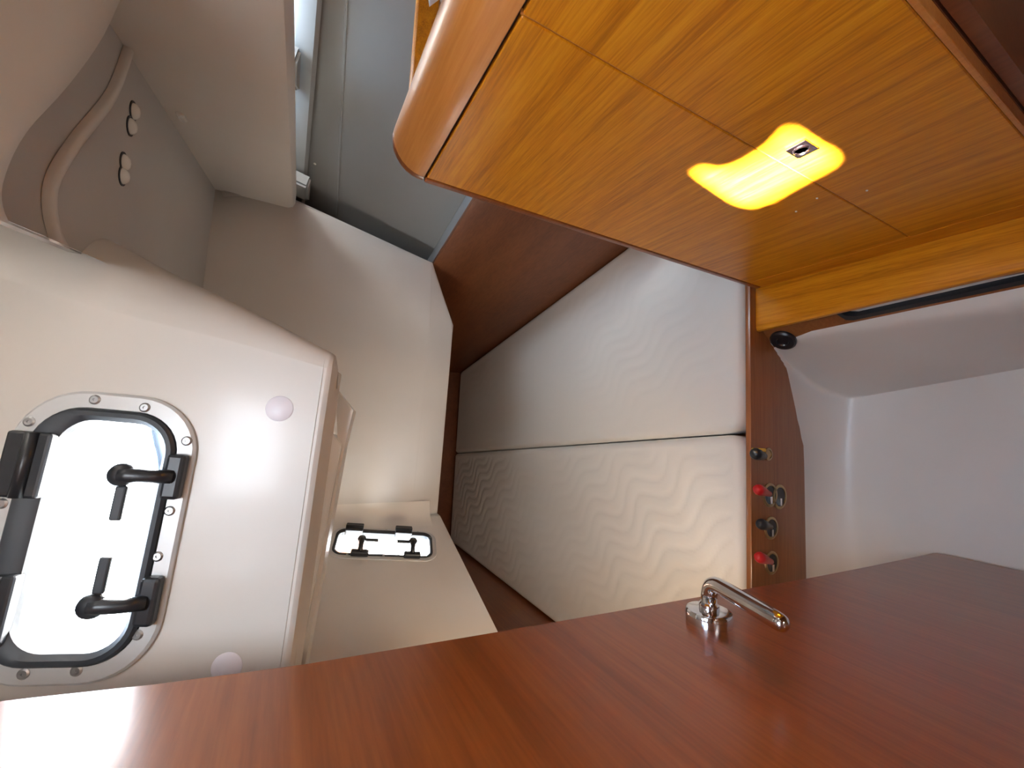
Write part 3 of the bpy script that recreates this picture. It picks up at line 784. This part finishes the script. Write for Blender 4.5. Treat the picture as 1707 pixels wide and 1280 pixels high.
# ================================================================ hanging locker
YE, YN = .6235, .132       # far and near edge of the locker face
YS = .318                  # joint between its doors
ZT = -.157
lk = thing('hanging_locker', V((.6, .38, -1.33)), 'tall golden teak locker with two doors and rounded top rail', 'locker')
def door_panel(y0, y1, z0, z1):
    bm = bmesh.new(); box(bm, (XL, y0, z0), (XL + .018, y1, z1), .0012, 1); return obj('locker_door', bm, 'locker', lk)
door_panel(YS + .0009, YE, -.975, ZT - .002); dn = door_panel(YN + .006, YS - .0009, -.975, ZT - .002)
bm = bmesh.new(); box(bm, (XL, YN + .006, -1.03), (XL + .018, YE, -.9762), .0012, 1); obj('lower_rail', bm, 'locker', lk)
bm = bmesh.new(); box(bm, (XL + .002, YS - .0013, -.975), (XL + .017, YS + .0013, ZT)); obj('joint_strip', bm, 'trim', lk)
# carcass sides, back, floor
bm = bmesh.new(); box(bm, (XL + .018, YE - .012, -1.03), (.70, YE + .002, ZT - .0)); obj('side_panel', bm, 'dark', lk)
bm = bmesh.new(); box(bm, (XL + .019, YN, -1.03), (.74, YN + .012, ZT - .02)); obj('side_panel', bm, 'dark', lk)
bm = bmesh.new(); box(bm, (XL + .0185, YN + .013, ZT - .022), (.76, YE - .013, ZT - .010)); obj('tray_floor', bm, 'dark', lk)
# edging strip down the far edge, thin bright strip down the near edge
bm = bmesh.new(); box(bm, (XL - .0015, YE + .0005, -1.03), (XL + .017, YE + .014, ZT), .004, 3); obj('edging_strip', bm, 'cherry', lk)
bm = bmesh.new(); box(bm, (XL - .0005, YN, -1.03), (XL + .018, YN + .0055, ZT + .03), .0015, 2); obj('edging_strip', bm, 'trim', lk)
# rounded top rail along the tray
prof = [(0, ZT + .0025)] + [(.0 + .055 * (1 - math.cos(math.radians(t))) , ZT + .004 + .050 * math.sin(math.radians(t))) for t in (6, 18, 30, 42, 54, 66, 78, 90)] + [(.068, ZT + .052), (.074, ZT + .046), (.074, ZT - .009), (.0, ZT - .0)][0:3]
bm = bmesh.new()
def rail_ring(y, k): return [V((XL + .037 + (a - .037) * k, y, ZT + .02 + (z - ZT - .02) * k)) for a, z in prof]
cap_ = bmesh.new(); loft(cap_, [rail_ring(YE + .0005, .985), rail_ring(YE + .002, 1.0), rail_ring(YE + .010, 1.0), rail_ring(YE + .0135, .95)])
obj('rail_end', cap_, 'cherry', lk, auto=40)
ends = [rail_ring(YE, 1.0), rail_ring(YN, 1.0)]
loft(bm, ends); obj('top_rail', bm, 'trim', lk, auto=40)
bm = bmesh.new(); box(bm, (XL + .006, YN, ZT - .0015), (XL + .017, YE, ZT + .0035)); obj('joint_strip', bm, 'line', lk)  # shadow line under the top rail, painted as a dark strip
# back fiddle of the tray at its far end
bm = bmesh.new(); box(bm, (XL + .074, YE - .002, ZT - .010), (.735, YE + .012, -.122), .003); obj('tray_end', bm, 'locker', lk)
# push latch
PK = Plane(V((XL, .28, -.56)), V((0, 1, 0)), V((0, 0, 1)))
lc = [onx(u, v, XL) for u, v in ((1308, 248), (1343, 227), (1364, 241), (1329, 264))]
ly0, ly1 = min(p.y for p in lc) + .002, max(p.y for p in lc) - .002; lz0, lz1 = min(p.z for p in lc) + .003, max(p.z for p in lc) - .003
bm = bmesh.new(); box(bm, (XL - .0035, ly0, lz0), (XL + .001, ly1, lz1), .0008, 1); lat = obj('latch_plate', bm, 'latch', dn)
bm = bmesh.new(); pcx = V((XL - .003, (ly0 + ly1) / 2, (lz0 + lz1) / 2))
lathe(bm, pcx, (-1, 0, 0), [(.0095, 0), (.0095, .0012), (.008, .0022), (.0072, .0010), (.0070, .0005), (.001, .0005)], 24)
# push button joined to the plate as the same lock
obj('push_button', bm, 'latch', lk, auto=40)
# clear bag lying in the tray
bm = bmesh.new(); cb = onx(735, 8, .52)
bmesh.ops.create_icosphere(bm, subdivisions=3, radius=1)
for v in bm.verts:
    k = 1 + .18 * math.sin(v.co.x * 7 + v.co.y * 5) + .12 * math.sin(v.co.z * 9 + v.co.x * 4)
    v.co = V((cb.x + .02 + v.co.x * .04 * k, cb.y - .055 + v.co.y * .06 * k, ZT + .036 + v.co.z * .031 * k))
tag(obj('plastic_bag', bm, 'bag', smooth=False), 'crumpled clear plastic bag lying in the tray on top of the locker', 'bag')
for (u, v), lab in (((1445, 317), 'tiny white fleck on the locker, nearest the wardrobe'), ((1362, 330), 'tiny white fleck on the locker, just under the lit patch'), ((1327, 352), 'tiny white fleck on the locker, lowest near the bench seat')):
    p = onx(u, v, XL); bm = bmesh.new(); pts_ = [p + V((-.0002, .0016 * math.cos(t), .0022 * math.sin(t))) for t in (0, 1.2, 2.2, 3.3, 4.4, 5.4)]
    prism(bm, pts_, (-.0009, 0, 0)); tag(obj('paint_fleck', bm, 'cap'), lab, 'fleck', 'white flecks on the locker')
# dark inside of the open space next to the locker
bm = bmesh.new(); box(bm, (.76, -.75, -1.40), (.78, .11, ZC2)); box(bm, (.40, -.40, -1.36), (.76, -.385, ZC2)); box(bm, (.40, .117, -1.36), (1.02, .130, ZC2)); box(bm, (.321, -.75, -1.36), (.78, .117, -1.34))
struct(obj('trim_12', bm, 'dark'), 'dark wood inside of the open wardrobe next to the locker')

# ================================================================ open door on the left
edge = [(0, 1165), (250, 1138), (500, 1105), (820, 1052), (1134, 998), (1340, 963), (1450, 942), (1552, 921)]
ep = [onx(u, v, XD) for u, v in edge]
top = ep[0] + (ep[0] - ep[1]) * .03
dz0 = -1.297
pts = [(top.y + .006, ZC2 - .015)] + [(p.y, p.z) for p in ep] + [(ep[-1].y - .004, dz0 + .004), (ep[-1].y - .016, dz0)] + [(-.42, dz0 - .0), (-.42, ZC2 - .015)]
bm = bmesh.new()
vs = loft(bm, [[V((XD - .004, y, z)) for y, z in pts], [V((XD - .026, y, z)) for y, z in pts]])
ctr = V((0, .0, -.55))
face_pts = []
for y, z in pts: 
    d = V((0, ctr.y - y, ctr.z - z)); face_pts.append((y + max(-.004, min(.004, d.y)), z + max(-.004, min(.004, d.z))))
f2 = [bm.verts.new((XD, y, z)) for y, z in face_pts]
bm.faces.new(f2)
bmesh.ops.delete(bm, geom=[f for f in bm.faces if all(abs(v.co.x - (XD - .004)) < 1e-6 for v in f.verts)], context='FACES_ONLY')
for i in range(len(pts)):
    j = (i + 1) % len(pts); bm.faces.new((vs[0][i], vs[0][j], f2[j], f2[i]))
door = struct(obj('door_1', bm, 'cherry', auto=30), 'red brown wooden cabin door standing open, with a chrome lever')
# lever handle
hc = onx(1182, 1036, XD); dx = V((1, 0, 0))
bm = bmesh.new(); lathe(bm, hc - dx * .0005, dx, [(.0275, 0), (.0275, .0125), (.0262, .0148), (.0235, .0155), (.012, .0155), (.0118, .022), (.0098, .024), (.001, .024)], 40)
lev = obj('handle_rose', bm, 'chrome', door, auto=35)
bm = bmesh.new(); lathe(bm, hc + V((.0155, .017, -.007)), dx, [(.003, -.0002), (.003, .0006), (.0005, .0006)], 12); obj('grub_screw', bm, 'black', lev)
n0 = hc + dx * .014
top_ = hc + dx * .050
tip = onx(1312, 1044, XD + .050)
ldir = (tip - top_).normalized()
path = [n0, n0 + dx * .018] + bez(hc + dx * .030, top_, top_ + ldir * .022, 8) + [top_.lerp(tip, k) for k in (.4, .6, .8, .92, .97, 1.0)]
rad = [.0096] * (len(path) - 4) + [.0096, .0092, .0076, .003]
bm = bmesh.new(); tube(bm, path, rad, 18); obj('handle_lever', bm, 'chrome', door, smooth=True)

# ================================================================ rear of the cabin, behind the camera
bm = bmesh.new()
slab(bm, [(-.8, -1.36), (1.1, -1.36), (1.1, .48), (-.8, .48)], [[(.22, -.26), (.36, -.26), (.36, .0), (.22, .0)]], lambda a, b, c: V((a, -.75 - c, b)), 0, .02)
struct(obj('wall_rear', bm, 'brown'), 'wood bulkhead behind the camera with the doorway')
portal('doorway_daylight', (.29, -.79, -.13), V((0, 1, 0)), V((0, 0, 1)), .14, .26)
bm = bmesh.new(); box(bm, (-1.2, -2.4, .48), (1.2, -.78, .50)); box(bm, (-1.2, -2.4, -1.40), (1.2, -.78, -1.37))
box(bm, (-1.2, -2.4, -1.37), (-1.18, -.78, .48)); box(bm, (1.18, -2.4, -1.37), (1.2, -.78, .48))
struct(obj('trim_14', bm, 'brown'), 'wood lined saloon behind the doorway, out of the picture')
bm = bmesh.new(); box(bm, (-.85, -.75, -1.36), (-.83, .80, .48)); struct(obj('wall_outer', bm, 'gel'), 'white wall behind the open door')
for o in list(bpy.data.objects):
    if '_org' in o: del o['_org']
